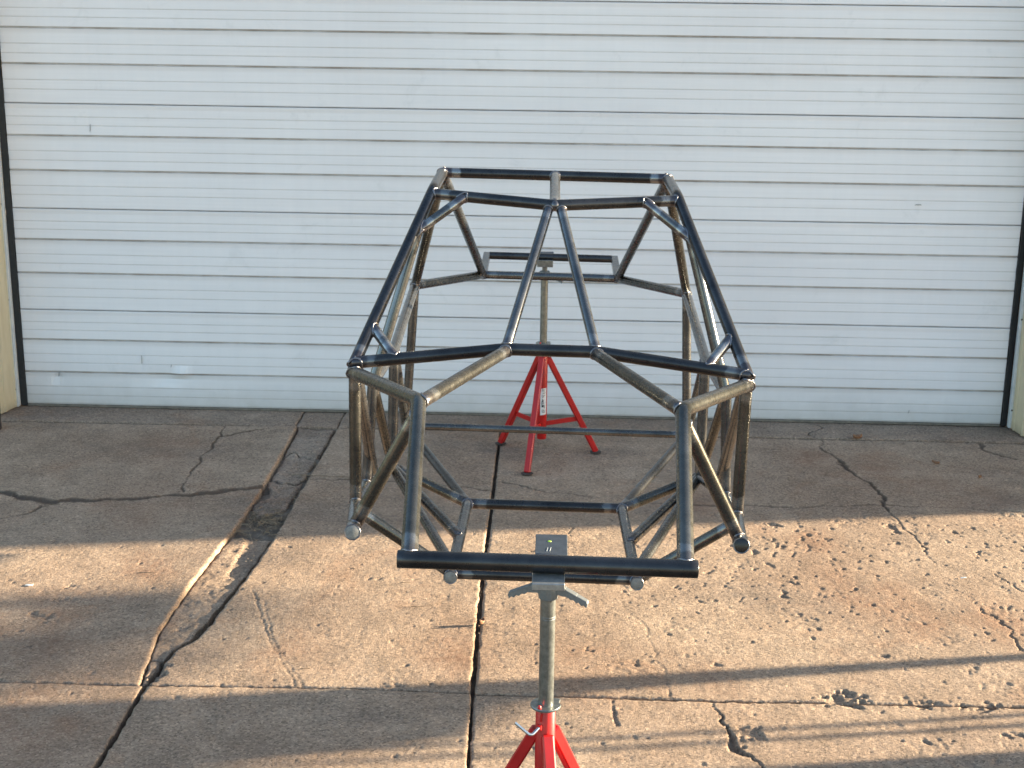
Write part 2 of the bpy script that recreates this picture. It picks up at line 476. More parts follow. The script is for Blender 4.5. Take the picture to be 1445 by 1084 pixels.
for _ in range(16):
    a = rng.uniform(-2.4, .5); b = rng.uniform(4.8, 6.4); s_ = rng.uniform(.005, .014)
    chip(a, b, s_, s_ * rng.uniform(.6, 1.3), rng.uniform(.003, .005), .35)

def samp(A, x, y):
    fx_ = np.clip((x - X0) / ST, 0, NX - 1.001); fy_ = np.clip((y - Y0) / ST, 0, NY - 1.001)
    i = fx_.astype(int); j = fy_.astype(int); u = fx_ - i; v = fy_ - j
    return (A[j, i] * (1 - u) * (1 - v) + A[j, i + 1] * u * (1 - v) + A[j + 1, i] * (1 - u) * v + A[j + 1, i + 1] * u * v)

def interp_curve(pts):
    pts = sorted(pts, key=lambda p: p[1])
    ys = np.array([p[1] for p in pts]); xs = np.array([p[0] for p in pts])
    return lambda y: np.interp(y, ys, xs)
E1 = gnoise(.012, seed=40)
def edge_wobble(t, seed, amp=.0016, rough=.0008):
    r = np.random.default_rng(seed); n = np.interp(t, np.arange(-20, 20, .03), r.standard_normal(1334)) * amp
    return n + np.interp(t, np.arange(-20, 20, .008), r.standard_normal(5000)) * rough

rustn = gnoise(.05, seed=77)
RUST = [(1.22, 6.22, .12, .9), (1.35, 5.68, .17, 1.0), (1.47, 5.40, .12, .9), (1.02, 6.35, .10, .5), (-.33, 4.95, .12, .8), (-1.72, 4.42, .20, .8), (-1.95, 4.25, .2, .6), (1.72, 7.32, .20, .7),
        (1.42, 7.50, .14, .9), (1.95, 7.05, .2, .6), (1.85, 5.38, .16, .8), (-1.7, 5.75, .14, .9), (-1.95, 5.15, .3, .5), (-2.1, 7.4, .2, .5), (-1.95, 6.45, .22, .6), (-.95, 5.05, .10, .6),
        (-.55, 6.4, .2, .4), (.1, 4.95, .15, .4), (2.1, 4.4, .3, .5), (.55, 4.8, .2, .35), (2.15, 6.95, .2, .6), (.72, 6.75, .15, .6)]
def slab(name, xl, xr, yb, yt, zfun, parent, mat, sx=.0052, sy=.0068, skirt=.075, round_=.004, rw=.009, seed=0, label=None, fine=True):
    """one concrete slab: xl, xr are functions of y; yb, yt functions of x"""
    w = float(np.max(xr(np.linspace(4, 8, 9)) - xl(np.linspace(4, 8, 9)))); xm = .5 * (xl(np.array([6.])) + xr(np.array([6.])))[0]
    h = float(yt(np.array([xm]))[0] - yb(np.array([xm]))[0])
    nx, ny = max(3, int(w / sx)), max(3, int(h / sy))
    u = np.linspace(0, 1, nx)[None, :]; v = np.linspace(0, 1, ny)[:, None]
    y = yb(np.array([xm]))[0] + v * h + 0 * u
    a = xl(y) + edge_wobble(y, seed + 1); b = xr(y) + edge_wobble(y, seed + 2)
    x = a + u * (b - a)
    yb_ = yb(x) + edge_wobble(x, seed + 3); yt_ = yt(x) + edge_wobble(x, seed + 4)
    y = yb_ + v * (yt_ - yb_)
    a = xl(y) + edge_wobble(y, seed + 1); b = xr(y) + edge_wobble(y, seed + 2)
    x = a + u * (b - a)
    de = np.minimum(np.minimum(x - a, b - x), np.minimum(y - yb_, yt_ - y))
    z = zfun(x, y) + (samp(Hf, x, y) if fine else 0)
    k = 1 - np.clip(de / rw, 0, 1); z = z - round_ * k * k * (1 + .4 * (samp(E1, x, y) if fine else 0))
    d = samp(dirt, x, y) if fine else np.zeros_like(x)
    ru = np.zeros_like(x)
    for (rx, ry, rr, ra) in RUST: ru = np.maximum(ru, ra * np.exp(-(((x - rx) / rr) ** 2 + ((y - ry) / (rr * 1.5)) ** 2)) * (1 + .35 * samp(rustn, x, y)))
    ru = np.clip(ru, 0, 1)
    n = nx * ny
    V = np.stack([x, y, z], -1).reshape(-1, 3)
    idx = np.arange(n).reshape(ny, nx)
    q = np.stack([idx[:-1, :-1], idx[:-1, 1:], idx[1:, 1:], idx[1:, :-1]], -1).reshape(-1, 4)
    ring = np.concatenate([idx[0, :], idx[1:, -1], idx[-1, -2::-1], idx[-2:0:-1, 0]])
    low = V[ring].copy(); low[:, 2] = -skirt
    li = n + np.arange(len(ring))
    q2 = np.stack([ring, li, np.roll(li, -1), np.roll(ring, -1)], -1)
    V = np.concatenate([V, low]); Q = np.concatenate([q, q2])
    me = bpy.data.meshes.new(name)
    me.vertices.add(len(V)); me.vertices.foreach_set('co', V.astype(np.float32).ravel())
    me.loops.add(len(Q) * 4); me.loops.foreach_set('vertex_index', Q.astype(np.int32).ravel())
    me.polygons.add(len(Q)); me.polygons.foreach_set('loop_start', np.arange(0, len(Q) * 4, 4, dtype=np.int32))
    me.update(calc_edges=True)
    at = me.attributes.new('dirt', 'FLOAT', 'POINT')
    at.data.foreach_set('value', np.concatenate([d.ravel(), np.full(len(ring), .3)]).astype(np.float32))
    at = me.attributes.new('rust', 'FLOAT', 'POINT')
    at.data.foreach_set('value', np.concatenate([ru.ravel(), np.zeros(len(ring))]).astype(np.float32))
    sm = np.zeros(len(Q), bool); sm[:len(q)] = True
    me.polygons.foreach_set('use_smooth', sm)
    return link(name, me, mat, parent)

cst = lambda c: (lambda t: np.full_like(np.asarray(t, float), c))
yj = interp_curve([(4.643, -2.0), (4.64, -1.43), (4.661, -.68), (4.647, -.25), (4.654, .23), (4.645, .58), (4.658, .96), (4.662, 1.7), (4.67, 5)])
YJ = lambda o: (lambda x: yj(x) + o)
J1 = interp_curve([(-.282, 7.9), (-.280, 6.968), (-.277, 6.546), (-.276, 5.828), (-.270, 5.309), (-.259, 4.741), (-.242, 4.136), (-.235, 3.7)])
J1o = lambda o: (lambda y: J1(y) + o)
chL = interp_curve([(-1.458, 8.1), (-1.448, 7.6), (-1.438, 6.75), (-1.441, 6.37), (-1.461, 6.06), (-1.490, 5.6), (-1.500, 5.30), (-1.500, 5.06), (-1.478, 4.86), (-1.455, 4.65)])
chR = interp_curve([(-1.217, 7.9), (-1.221, 7.44), (-1.243, 6.685), (-1.241, 6.383), (-1.250, 6.11), (-1.279, 5.61), (-1.300, 5.385), (-1.314, 5.178), (-1.335, 5.03), (-1.391, 4.93), (-1.408, 4.83), (-1.412, 4.74), (-1.420, 4.64)])
J2 = interp_curve([(-1.432, 4.65), (-1.432, 4.07), (-1.432, 3.7)])
flat = lambda x, y: 0 * x

ground = bpy.data.objects.new('ground', None)
gm = MB(); gm.add([(-400, -400, -.055), (400, -400, -.055), (400, 400, -.055), (-400, 400, -.055)], [(0, 1, 2, 3)])
ground = gm.build('ground', M['soil']); tag(ground, kind='structure')
drive = MB(); drive.add([(-3.69, 3.72, -.05), (3.39, 3.72, -.05), (3.39, 8.25, -.05), (-3.69, 8.25, -.05)], [(0, 1, 2, 3)])
drive = drive.build('driveway', M['soil']); tag(drive, kind='structure')

slab('concrete_slab', cst(-3.68), chL, YJ(.006), cst(7.842), lambda x, y: .010 * np.exp(-(chL(y) - x) / .30) * sstep(y, 4.7, 5.3), drive, M['concrete'], seed=100, round_=.008, rw=.012)
slab('concrete_slab', chR, J1o(-.009), YJ(.006), cst(7.842), lambda x, y: .001 + 0 * x, drive, M['concrete'], seed=200)
slab('concrete_slab', J1o(.009), cst(3.38), YJ(.006), cst(7.842), lambda x, y: -.002 + 0 * x, drive, M['concrete'], seed=300)
slab('concrete_slab', cst(-3.68), lambda y: J2(y) - .010, cst(3.73), YJ(-.004), lambda x, y: .002 + 0 * x, drive, M['concrete'], seed=400)
slab('concrete_slab', lambda y: J2(y) + .010, J1o(-.006), cst(3.73), YJ(-.004), lambda x, y: .003 + 0 * x, drive, M['concrete'], seed=500)
slab('concrete_slab', J1o(.006), cst(3.38), cst(3.73), YJ(-.004), lambda x, y: -.003 + 0 * x, drive, M['concrete'], seed=600)
# door apron
slab('apron_slab', cst(-3.30), cst(-1.465), cst(7.856), cst(8.20), lambda x, y: .004 + 0 * x, drive, M['concrete_grey'], seed=700, sx=.012, sy=.01)
slab('apron_slab', cst(-1.459), cst(-1.223), cst(7.856), cst(8.20), lambda x, y: .001 + 0 * x, drive, M['concrete_grey'], seed=710, sx=.012, sy=.01)
slab('apron_slab', cst(-1.217), lambda y: 1.53 + .05 * np.sin(y * 22), cst(7.856), cst(8.20), lambda x, y: .004 + 0 * x, drive, M['concrete_grey'], seed=720, sx=.012, sy=.01)
slab('apron_slab', lambda y: 1.537 + .05 * np.sin(y * 22), cst(2.9), cst(7.856), cst(8.20), lambda x, y: .004 + 0 * x, drive, M['concrete_grey'], seed=730, sx=.012, sy=.01)
# broken strip of old concrete in the channel, far part in three lumps, near part tilted
rough = gnoise(.02, seed=50) * .003 + gnoise(.007, seed=51) * .0016
Hsave = Hf; Hf = Hf + rough
crk = lambda y0, s: (lambda x: y0 + .03 * np.sin(x * 31 + s) + .012 * np.sin(x * 90 + s))
slab('broken_concrete', lambda y: chL(y) + .012, lambda y: chR(y) - .022, crk(7.36, 1), cst(7.842), lambda x, y: -.008 + 0 * x, drive, M['concrete_grey'], seed=800, round_=.008, rw=.014)
slab('broken_concrete', lambda y: chL(y) + .014, lambda y: chR(y) - .026, crk(6.93, 2), crk(7.35, 1), lambda x, y: -.012 + .02 * (x + 1.35), drive, M['concrete_grey'], seed=810, round_=.008, rw=.014)
slab('broken_concrete', lambda y: chL(y) + .02 + .02 * np.sin(y * 17), lambda y: chR(y) - .030, crk(6.44, 4), crk(6.91, 2), lambda x, y: -.010 - .02 * (y - 6.7), drive, M['concrete_grey'], seed=820, round_=.012, rw=.02)
Hf = Hsave + rough * .40
ns = interp_curve([(-.016, 6.3), (-.017, 5.8), (-.020, 5.5), (-.030, 5.3), (-.038, 5.1), (-.030, 4.95), (-.022, 4.88)])
slab('broken_concrete', lambda y: chL(y) + .004, lambda y: chR(y) + ns(y) + .003 * np.sin(y * 40), cst(4.86), cst(6.12), lambda x, y: -.008 - .008 * sstep(y, 5.6, 5.75) * sstep(x, -1.385, -1.36), drive, M['concrete'], seed=830, round_=.004, rw=.008)
slab('broken_concrete', lambda y: chL(y) + .006, lambda y: chR(y) - .022 - .006 * np.sin(y * 60), YJ(.012), cst(4.85), lambda x, y: -.006 + 0 * x, drive, M['concrete'], seed=840, round_=.006, rw=.01)
Hf = Hsave
# wide plain slabs of the yard outside the picture
def plain(name, x0, x1, y0, y1):
    b = MB(); b.box((x0, y0, -.08), (x1, y1, -.001), None, .004); return b.build(name, M['concrete'], drive)
for (x0, x1) in ((-12.2, -8.0), (-7.99, -3.70), (3.40, 7.2), (7.21, 11.2), (11.21, 15.2)):
    for (y0, y1) in ((-8, -3.8), (-3.79, .4), (.41, 4.64), (4.65, 7.84)):
        plain('concrete_slab', x0, x1, y0, y1)
for (x0, x1) in ((-3.69, -1.44), (-1.43, -.24), (-.23, 3.39)):
    for (y0, y1) in ((-8, -3.8), (-3.79, .4), (.41, 3.715)):
        plain('concrete_slab', x0, x1, y0, y1)

# soil, dead grass and grit in the channel
def heap(name, x0, x1, y0, y1, n, seed, amp, base, mat, parent):
    r = np.random.default_rng(seed)
    xs = np.linspace(x0, x1, n); ys = np.linspace(y0, y1, int(n * (y1 - y0) / (x1 - x0)))
    X, Y = np.meshgrid(xs, ys); X = X + r.uniform(-.002, .002, X.shape)
    Z = base + samp(gnoise(.035, seed=seed), X, Y) * amp + samp(gnoise(.008, seed=seed + 1), X, Y) * amp * .4
    m = MB(); idx = np.arange(X.size).reshape(X.shape)
    m.v = [tuple(p) for p in np.stack([X, Y, Z], -1).reshape(-1, 3)]
    m.f = [tuple(q) for q in np.stack([idx[:-1, :-1], idx[:-1, 1:], idx[1:, 1:], idx[1:, :-1]], -1).reshape(-1, 4).tolist()]
    o = m.build(name, mat, parent); o['kind'] = 'stuff'
    o.data.polygons.foreach_set('use_smooth', [True] * len(o.data.polygons)); return o
heap('soil_fill', -1.50, -1.21, 5.95, 7.86, 60, 61, .005, -.030, M['soil'], drive)
tw = MB()
for k in range(210):
    x = rng.uniform(-1.42, -1.25); y = rng.choice([rng.normal(6.30, .09), rng.normal(6.42, .05), rng.uniform(6.0, 7.7)], p=[.5, .3, .2])
    if y > 6.55: x = chR(y) - rng.uniform(0, .03)
    a = rng.uniform(0, math.pi * 2); L = rng.uniform(.02, .09); z = rng.uniform(-.028, -.006); dz = rng.uniform(-.005, .018)
    p = [(x, y, z), (x + math.cos(a) * L * .5, y + math.sin(a) * L * .5, z + dz + rng.uniform(0, .008)), (x + math.cos(a + .4) * L, y + math.sin(a + .4) * L, z + dz)]
    tw.rod(p, rng.uniform(.0007, .0018), 4)
tw = tw.build('dead_grass', M['twig']); tag(tw, kind='stuff')
gr = MB()
def grit(x, y, s, z=None):
    zz = (float(samp(Hf, np.array([x]), np.array([y]))[0]) if z is None else z) + s * .3
    vs = [(x + s * rng.uniform(.6, 1) * d[0], y + s * rng.uniform(.6, 1) * d[1], zz + s * rng.uniform(.5, .8) * d[2]) for d in ((1, 0, 0), (0, 1, 0), (-1, 0, 0), (0, -1, 0), (0, 0, 1), (0, 0, -1))]
    gr.add(vs, [(0, 1, 4), (1, 2, 4), (2, 3, 4), (3, 0, 4), (1, 0, 5), (2, 1, 5), (3, 2, 5), (0, 3, 5)])
for _ in range(900):
    grit(rng.uniform(-2.9, 2.9), rng.uniform(4.0, 7.8), rng.uniform(.0008, .0022))
for _ in range(260):
    y = rng.uniform(4.7, 7.7); grit(float(chR(np.array([y]))[0]) + rng.normal(-.03, .04), y, rng.uniform(.0015, .005), -.008)
for _ in range(160):
    y = rng.uniform(4.1, 7.7); grit(float(J1(np.array([y]))[0]) + rng.normal(0, .008), y, rng.uniform(.001, .003), -.006)
for _ in range(200):
    x = rng.uniform(-2.0, 2.2); grit(x, float(yj(np.array([x]))[0]) + rng.normal(0, .012), rng.uniform(.001, .003), -.002)
gr = gr.build('grit', M['soil']); tag(gr, kind='stuff')

# ------------------------------------------------------------------ building
DY = 8.1506
DXL, DXR = -3.1215, 2.6373
bld = empty('metal_workshop', (0, 8.2, 0), 'tan ribbed metal workshop wall and jambs framing the white garage door', 'building')
def ribbed(name, p, q, z0, z1, thick, parent, pitch=.30, rib=.03, dep=.018, side=1):
    """vertical ribbed sheet from p to q (xy), ribs on one side, real thickness"""
    p, q = Vector((*p, 0)), Vector((*q, 0)); d = q - p; L = d.length; d.normalize(); nrm = Vector((d.y, -d.x, 0)) * side
    s = 0; prof = [(0, 0)]
    c = pitch * .5
    while c + rib < L:
        prof += [(c - rib, 0), (c - rib * .45, dep), (c + rib * .45, dep), (c + rib, 0)]; c += pitch
    prof.append((L, 0))
    m = MB(); n = len(prof)
    for z in (z0, z1):
        for a, b in prof: v = p + d * a + nrm * b; m.v.append((v.x, v.y, z))
        for a, b in prof: v = p + d * a - nrm * thick; m.v.append((v.x, v.y, z))
    for i in range(n - 1):
        m.f.append((i, i + 1, 2 * n + i + 1, 2 * n + i)); m.f.append((n + i, n + i + 1, 3 * n + i + 1, 3 * n + i))
        m.f.append((i, i + 1, n + i + 1, n + i)); m.f.append((2 * n + i, 2 * n + i + 1, 3 * n + i + 1, 3 * n + i))
    m.f.append((0, n, 3 * n, 2 * n)); m.f.append((n - 1, 2 * n - 1, 4 * n - 1, 3 * n - 1))
    return m.build(name, M['tan'], parent)
WF = 7.935   # front face of the wall
ribbed('wall', (-9.5, WF), (-3.23, WF), 0, 4.3, .10, bld)
ribbed('wall', (2.722, WF), (9.85, WF), 0, 4.3, .10, bld)
ribbed('wall', (-3.228, WF), (2.72, WF), 3.62, 4.3, .10, bld)
ribbed('jamb', (-3.207, WF + .004), (-3.170, 8.118), 0.012, 3.62, .018, bld, pitch=.11, rib=.012, dep=.006)
ribbed('jamb', (2.684, 8.118), (2.704, WF + .004), 0.012, 3.62, .018, bld, pitch=.11, rib=.012, dep=.006)
b = MB(); b.box((-9.5, 16.0, 0), (9.85, 16.1, 4.3)); b.box((-9.5, WF + .11, 0), (-9.4, 15.99, 4.3)); b.box((9.75, WF + .11, 0), (9.85, 15.99, 4.3))
b.build('wall', M['tan'], bld)
b = MB(); b.add([(-9.7, 7.80, 4.31), (10.0, 7.80, 4.31), (10.0, 12.0, 5.0), (-9.7, 12.0, 5.0), (10.0, 16.3, 4.31), (-9.7, 16.3, 4.31),
                 (-9.7, 7.80, 4.39), (10.0, 7.80, 4.39), (10.0, 12.0, 5.08), (-9.7, 12.0, 5.08), (10.0, 16.3, 4.39), (-9.7, 16.3, 4.39)],
               [(0, 1, 2, 3), (3, 2, 4, 5), (6, 7, 8, 9), (9, 8, 10, 11), (0, 1, 7, 6), (5, 4, 10, 11), (0, 3, 9, 6), (3, 5, 11, 9), (1, 2, 8, 7), (2, 4, 10, 8)])
b.build('roof', M['roof'], bld)
for x0, x1 in ((-3.182, -3.158), (2.672, 2.690)):
    b = MB(); b.box((x0, 8.100, .012), (x1, 8.135, 3.60), None, .002); b.build('door_trim', M['white_trim'], bld)
# screws on trim
for x in (-3.171, 2.682):
    for z in (.12, .66, 1.22, 1.78, 2.34, 2.9):
        b = MB()
        prof = [(.0055, 0), (.0055, .002), (.003, .0035)]
        vs = []; n = 8
        for r_, h_ in prof:
            for k in range(n): vs.append((x + r_ * math.cos(k * math.pi / 4), 8.100 - h_, z + r_ * math.sin(k * math.pi / 4)))
        fs = [(i * n + k, i * n + (k + 1) % n, (i + 1) * n + (k + 1) % n, (i + 1) * n + k) for i in range(2) for k in range(n)] + [tuple(16 + k for k in range(8))]
        b.add(vs, fs); b.build('screw', M['darkpost'], bld)

door = empty('garage_door', ((DXL + DXR) / 2, DY, 0), 'wide white ribbed sectional garage door, closed, scuffed and dented near the lower left', 'garage door')
G = .59606
base_prof = []
def groove(z, w, d, slope=0):
    # returns profile points around a groove centred at z: recess then optional slope below
    pts = []
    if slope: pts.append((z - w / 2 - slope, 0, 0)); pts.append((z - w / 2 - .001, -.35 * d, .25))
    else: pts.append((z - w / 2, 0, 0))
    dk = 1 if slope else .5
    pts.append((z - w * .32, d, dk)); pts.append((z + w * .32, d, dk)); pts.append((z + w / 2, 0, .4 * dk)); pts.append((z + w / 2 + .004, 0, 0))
    return pts
def door_section(k):
    z0 = G * k
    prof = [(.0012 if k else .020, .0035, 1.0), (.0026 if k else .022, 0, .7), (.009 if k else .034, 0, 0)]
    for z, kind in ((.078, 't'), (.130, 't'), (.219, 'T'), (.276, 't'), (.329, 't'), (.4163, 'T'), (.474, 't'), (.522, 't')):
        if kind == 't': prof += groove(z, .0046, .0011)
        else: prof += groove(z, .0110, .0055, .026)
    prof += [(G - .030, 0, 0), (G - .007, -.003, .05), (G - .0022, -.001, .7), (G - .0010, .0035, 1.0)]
    prof = [p for p in prof]
    # thick-grooves' slope faces outwards: y smaller
    nxc = 231
    xs = np.linspace(DXL, DXR, nxc)
    n = len(prof); V = np.zeros((n, nxc, 3)); D = np.zeros((n, nxc))
    for i, (z, dy, dd) in enumerate(prof):
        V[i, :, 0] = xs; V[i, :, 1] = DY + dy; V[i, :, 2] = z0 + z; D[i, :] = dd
    # dents
    for (cx, cz, rx, rz, dp) in ((-2.27, .200, .12, .020, .016), (-2.19, .222, .05, .016, -.014), (-2.93, .190, .03, .03, .012), (-2.42, .29, .012, .05, .003), (-2.645, 1.66, .010, .06, .003), (.9, .9, .3, .12, .003), (-1.5, 1.3, .5, .15, -.003), (2.0, .75, .25, .1, .003)):
        w = np.exp(-((V[:, :, 0] - cx) / rx) ** 2 - ((V[:, :, 2] - cz) / rz) ** 2); V[:, :, 1] += dp * w
    wav = np.interp(xs, np.linspace(DXL, DXR, 24), np.random.default_rng(k).normal(0, .0012, 24)); V[:, :, 1] += wav[None, :]
    V[0, :, 2] += 0
    me = bpy.data.meshes.new('door_section'); idx = np.arange(n * nxc).reshape(n, nxc)
    F = np.stack([idx[:-1, :-1], idx[:-1, 1:], idx[1:, 1:], idx[1:, :-1]], -1).reshape(-1, 4)
    # back skin so the section has its real thickness
    nb = n * nxc; zb, zt = z0 + prof[0][0], z0 + prof[-1][0]
    back = [(DXL, DY + .045, zb), (DXR, DY + .045, zb), (DXR, DY + .045, zt), (DXL, DY + .045, zt)]
    Fl = F.tolist() + [[nb, nb + 3, nb + 2, nb + 1]]
    Fl.append([int(i) for i in idx[0, ::-1]] + [nb, nb + 1]); Fl.append([int(i) for i in idx[-1, :]] + [nb + 2, nb + 3])
    Fl.append([int(i) for i in idx[:, 0]] + [nb + 3, nb]); Fl.append([int(i) for i in idx[::-1, -1]] + [nb + 1, nb + 2])
    me.from_pydata(V.reshape(-1, 3).tolist() + back, [], Fl); me.update()
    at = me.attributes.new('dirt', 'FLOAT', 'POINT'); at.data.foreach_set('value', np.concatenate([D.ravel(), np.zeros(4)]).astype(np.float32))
    return link('door_section', me, M['door'], door)
secs = [door_section(k) for k in range(6)]
for (x, z, h, w, a, k) in ((-2.641, 1.655, .045, .004, .06, 2), (-2.42, .305, .055, .0035, 0, 0), (-2.246, .27, .02, .003, .3, 0), (-2.92, .205, .03, .006, .1, 0),
                        (2.05, 1.30, .006, .04, 0, 2), (2.1, .085, .02, .004, .2, 0), (-.98, .45, .02, .003, .2, 0)):
    m = MB(); c_, s2 = math.cos(a), math.sin(a); y = DY - .0012
    for yy in (y - .0022, y):
        for (u, v) in ((-.5, -.5), (.5, -.35), (.35, .5), (-.3, .4)): m.v.append((x + u * w * c_ + v * h * s2, yy, z + v * h * c_ - u * w * s2))
    m.f = [(3, 2, 1, 0), (4, 5, 6, 7), (0, 1, 5, 4), (1, 2, 6, 5), (2, 3, 7, 6), (3, 0, 4, 7)]
    m.build('scuff_mark', M['scuff'], secs[k])
b = MB(); b.box((DXL, DY - .003, .0050), (DXR, DY + .03, .0188), None, .003); b.build('bottom_seal', M['sealgrey'], door)
for side, xa, xb in ((-1, DXL - .034, DXL - .002), (1, DXR + .002, DXR + .032)):
    b = MB(); n = 40
    for i in range(n):
        z = .012 + 3.58 * i / (n - 1); j = .003 * math.sin(i * 1.7) + rng.uniform(-.0015, .0015)
        inner = (xb + j if side < 0 else xa + j)
        xs_ = (xa, inner) if side < 0 else (inner, xb)
        b.v += [(xs_[0], DY - .018, z), (xs_[1], DY - .010, z), (xs_[1], DY + .01, z), (xs_[0], DY + .01, z)]
    for i in range(n - 1):
        for k in range(4): b.f.append((i * 4 + k, i * 4 + (k + 1) % 4, (i + 1) * 4 + (k + 1) % 4, (i + 1) * 4 + k))
    b.f.append((0, 1, 2, 3)); b.f.append(tuple((n - 1) * 4 + k for k in range(4)))
    b.build('weather_strip', M['rubber'], door)
# dark post at the far left
b = MB(); b.lathe((-3.150, 7.69, 0), [(.042, 0), (.042, .40), (.036, .412), (.02, .418)], 24)
bo = b.build('bollard', M['darkpost'], None, 40); tag(bo, 'short dark rusty steel post standing beside the left door jamb', 'post')

# ------------------------------------------------------------------ tubular chassis
CX, HD, CRr = .0190, .004, -.0126
lat = Vector((math.cos(HD) * math.cos(CRr), math.sin(HD) * math.cos(CRr), math.sin(CRr)))
fwd = Vector((-math.sin(HD), math.cos(HD), 0)); upv = lat.cross(fwd)
def W(w, y, z): return Vector((CX, 2.88, 2.4)) + lat * w + fwd * (y - 2.88) + upv * (z - 2.4)
chassis = empty('tube_chassis', (.02, 5.3, .45), 'bare welded steel tube chassis frame resting on two red stands', 'chassis frame')

def fillet(pts, rad):
    out = [pts[0]]
    for i in range(1, len(pts) - 1):
        a, p, c = pts[i - 1], pts[i], pts[i + 1]
        d1 = (a - p).normalized(); d2 = (c - p).normalized(); ang = d1.angle(d2)
        if ang > R(178): out.append(p); continue
        t = min(rad / math.tan(ang / 2), (a - p).length * .45, (c - p).length * .45); r = t * math.tan(ang / 2)
        n = max(4, int((math.pi - ang) / R(6)))
        ctr = p + (d1 + d2).normalized() * (r / math.sin(ang / 2))
        s_, e_ = p + d1 * t - ctr, p + d2 * t - ctr; tot = s_.angle(e_)
        for k in range(n + 1):
            f = k / n; out.append(ctr + (s_ * math.sin((1 - f) * tot) + e_ * math.sin(f * tot)) / math.sin(tot))
    out.append(pts[-1]); return out

TUBES = []
def tube(name, pts, r, mat='steel', bend=.075, ends='rr', ground=.55, label=None, seg=28):
    pts = fillet([Vector(p) for p in pts], bend)
    # resample straight runs so that end wear can be shaded
    q = [pts[0]]
    for a, c in zip(pts[:-1], pts[1:]):
        n = max(1, int((c - a).length / .02))
        for k in range(1, n + 1): q.append(a.lerp(c, k / n))
    cen = q; L = [0.]
    for a, c in zip(q[:-1], q[1:]): L.append(L[-1] + (c - a).length)
    tot = L[-1]
    rings = []; dist = []
    prev = None
    dirs = []
    for i in range(len(q)):
        if i == 0: d = q[1] - q[0]
        elif i == len(q) - 1: d = q[-1] - q[-2]
        else: d = (q[i + 1] - q[i]).normalized() + (q[i] - q[i - 1]).normalized()
        dirs.append(d.normalized())
    def ring(c, d, rad):
        nonlocal prev
        if prev is None: prev = d.orthogonal().normalized()
        x = (prev - d * prev.dot(d)).normalized(); prev = x; y = d.cross(x)
        return [c + (x * math.cos(2 * math.pi * k / seg) + y * math.sin(2 * math.pi * k / seg)) * rad for k in range(seg)]
    if ends[0] == 'r':
        for a in (80, 60, 40, 20): rings.append(ring(q[0] - dirs[0] * r * math.sin(R(a)), dirs[0], r * math.cos(R(a)))); dist.append(0)
    elif ends[0] == 'f':
        rings.append(ring(q[0], dirs[0], r * .94)); dist.append(0)
    for i in range(len(q)):
        c = q[i]
        if i == 0 and ends[0] == 'f': c = c + dirs[0] * .0015
        rings.append(ring(c, dirs[i], r)); dist.append(L[i])
    if ends[1] == 'r':
        for a in (20, 40, 60, 80): rings.append(ring(q[-1] + dirs[-1] * r * math.sin(R(a)), dirs[-1], r * math.cos(R(a)))); dist.append(tot)
    elif ends[1] == 'f':
        rings.append(ring(q[-1] + dirs[-1] * .0015, dirs[-1], r * .94)); dist.append(tot)
    V = [v for g in rings for v in g]; F = []
    for i in range(len(rings) - 1):
        for k in range(seg):
            k2 = (k + 1) % seg; F.append((i * seg + k, i * seg + k2, (i + 1) * seg + k2, (i + 1) * seg + k))
    F.append(tuple(range(seg))[::-1]); F.append(tuple((len(rings) - 1) * seg + k for k in range(seg)))
    me = bpy.data.meshes.new(name); me.from_pydata([tuple(v) for v in V], [], F); me.update()
    me.polygons.foreach_set('use_smooth', [True] * len(me.polygons)); me.set_sharp_from_angle(angle=R(50))
    uv = me.uv_layers.new(name='UVMap'); co = []
    seed = rng.uniform(0, 50)
    for f in F:
        for vi in f: co += [dist[vi // seg] + seed, (vi % seg) / seg]
    uv.data.foreach_set('uv', co)
    e = []
    for i, dd in enumerate(dist):
        d0 = dd - r if ends[0] != 'f' else 9; d1 = tot - dd - r if ends[1] != 'f' else 9
        e += [max(0, min(d0, d1))] * seg
    at = me.attributes.new('endd', 'FLOAT', 'POINT'); at.data.foreach_set('value', e)
    at = me.attributes.new('ground', 'FLOAT', 'POINT'); at.data.foreach_set('value', [ground] * len(e))
    o = link(name, me, M[mat], chassis)
    if label: o['label'] = label
    TUBES.append(dict(o=o, pts=cen, r=r, ends=ends))
    return o

r0, rF, rV, rT = .0203, .0230, .0176, .0165
N = dict(A=(.448, 5.724, 1.718), B=(.446, 5.244, 1.697), C=(.645, 4.564, 1.224), H=(.378, 3.949, 1.275), I=(.348, 3.369, 1.025), V=(.150, 4.619, 1.272),
         P=(.559, 3.868, .899), E=(.312, 4.465, .519), F=(.301, 5.281, .486), K=(.310, 4.873, .507), N=(.613, 5.434, .576), G=(.330, 6.955, 1.076), J=(.609, 6.321, 1.137),
         U=(.647, 6.322, .478), M=(.607, 5.434, 1.058), X=(.646, 5.10, .645), Pa=(.643, 4.564, .732), T=(.659, 4.981, .655), S=(.636, 4.981, 1.043),
         gu=(.487, 5.095, 1.583), gb=(.335, 5.198, 1.688), gl=(.597, 4.691, 1.313), gc=(.514, 4.580, 1.242), pd=(.563, 3.985, .885), ph=(.376, 3.905, 1.255))
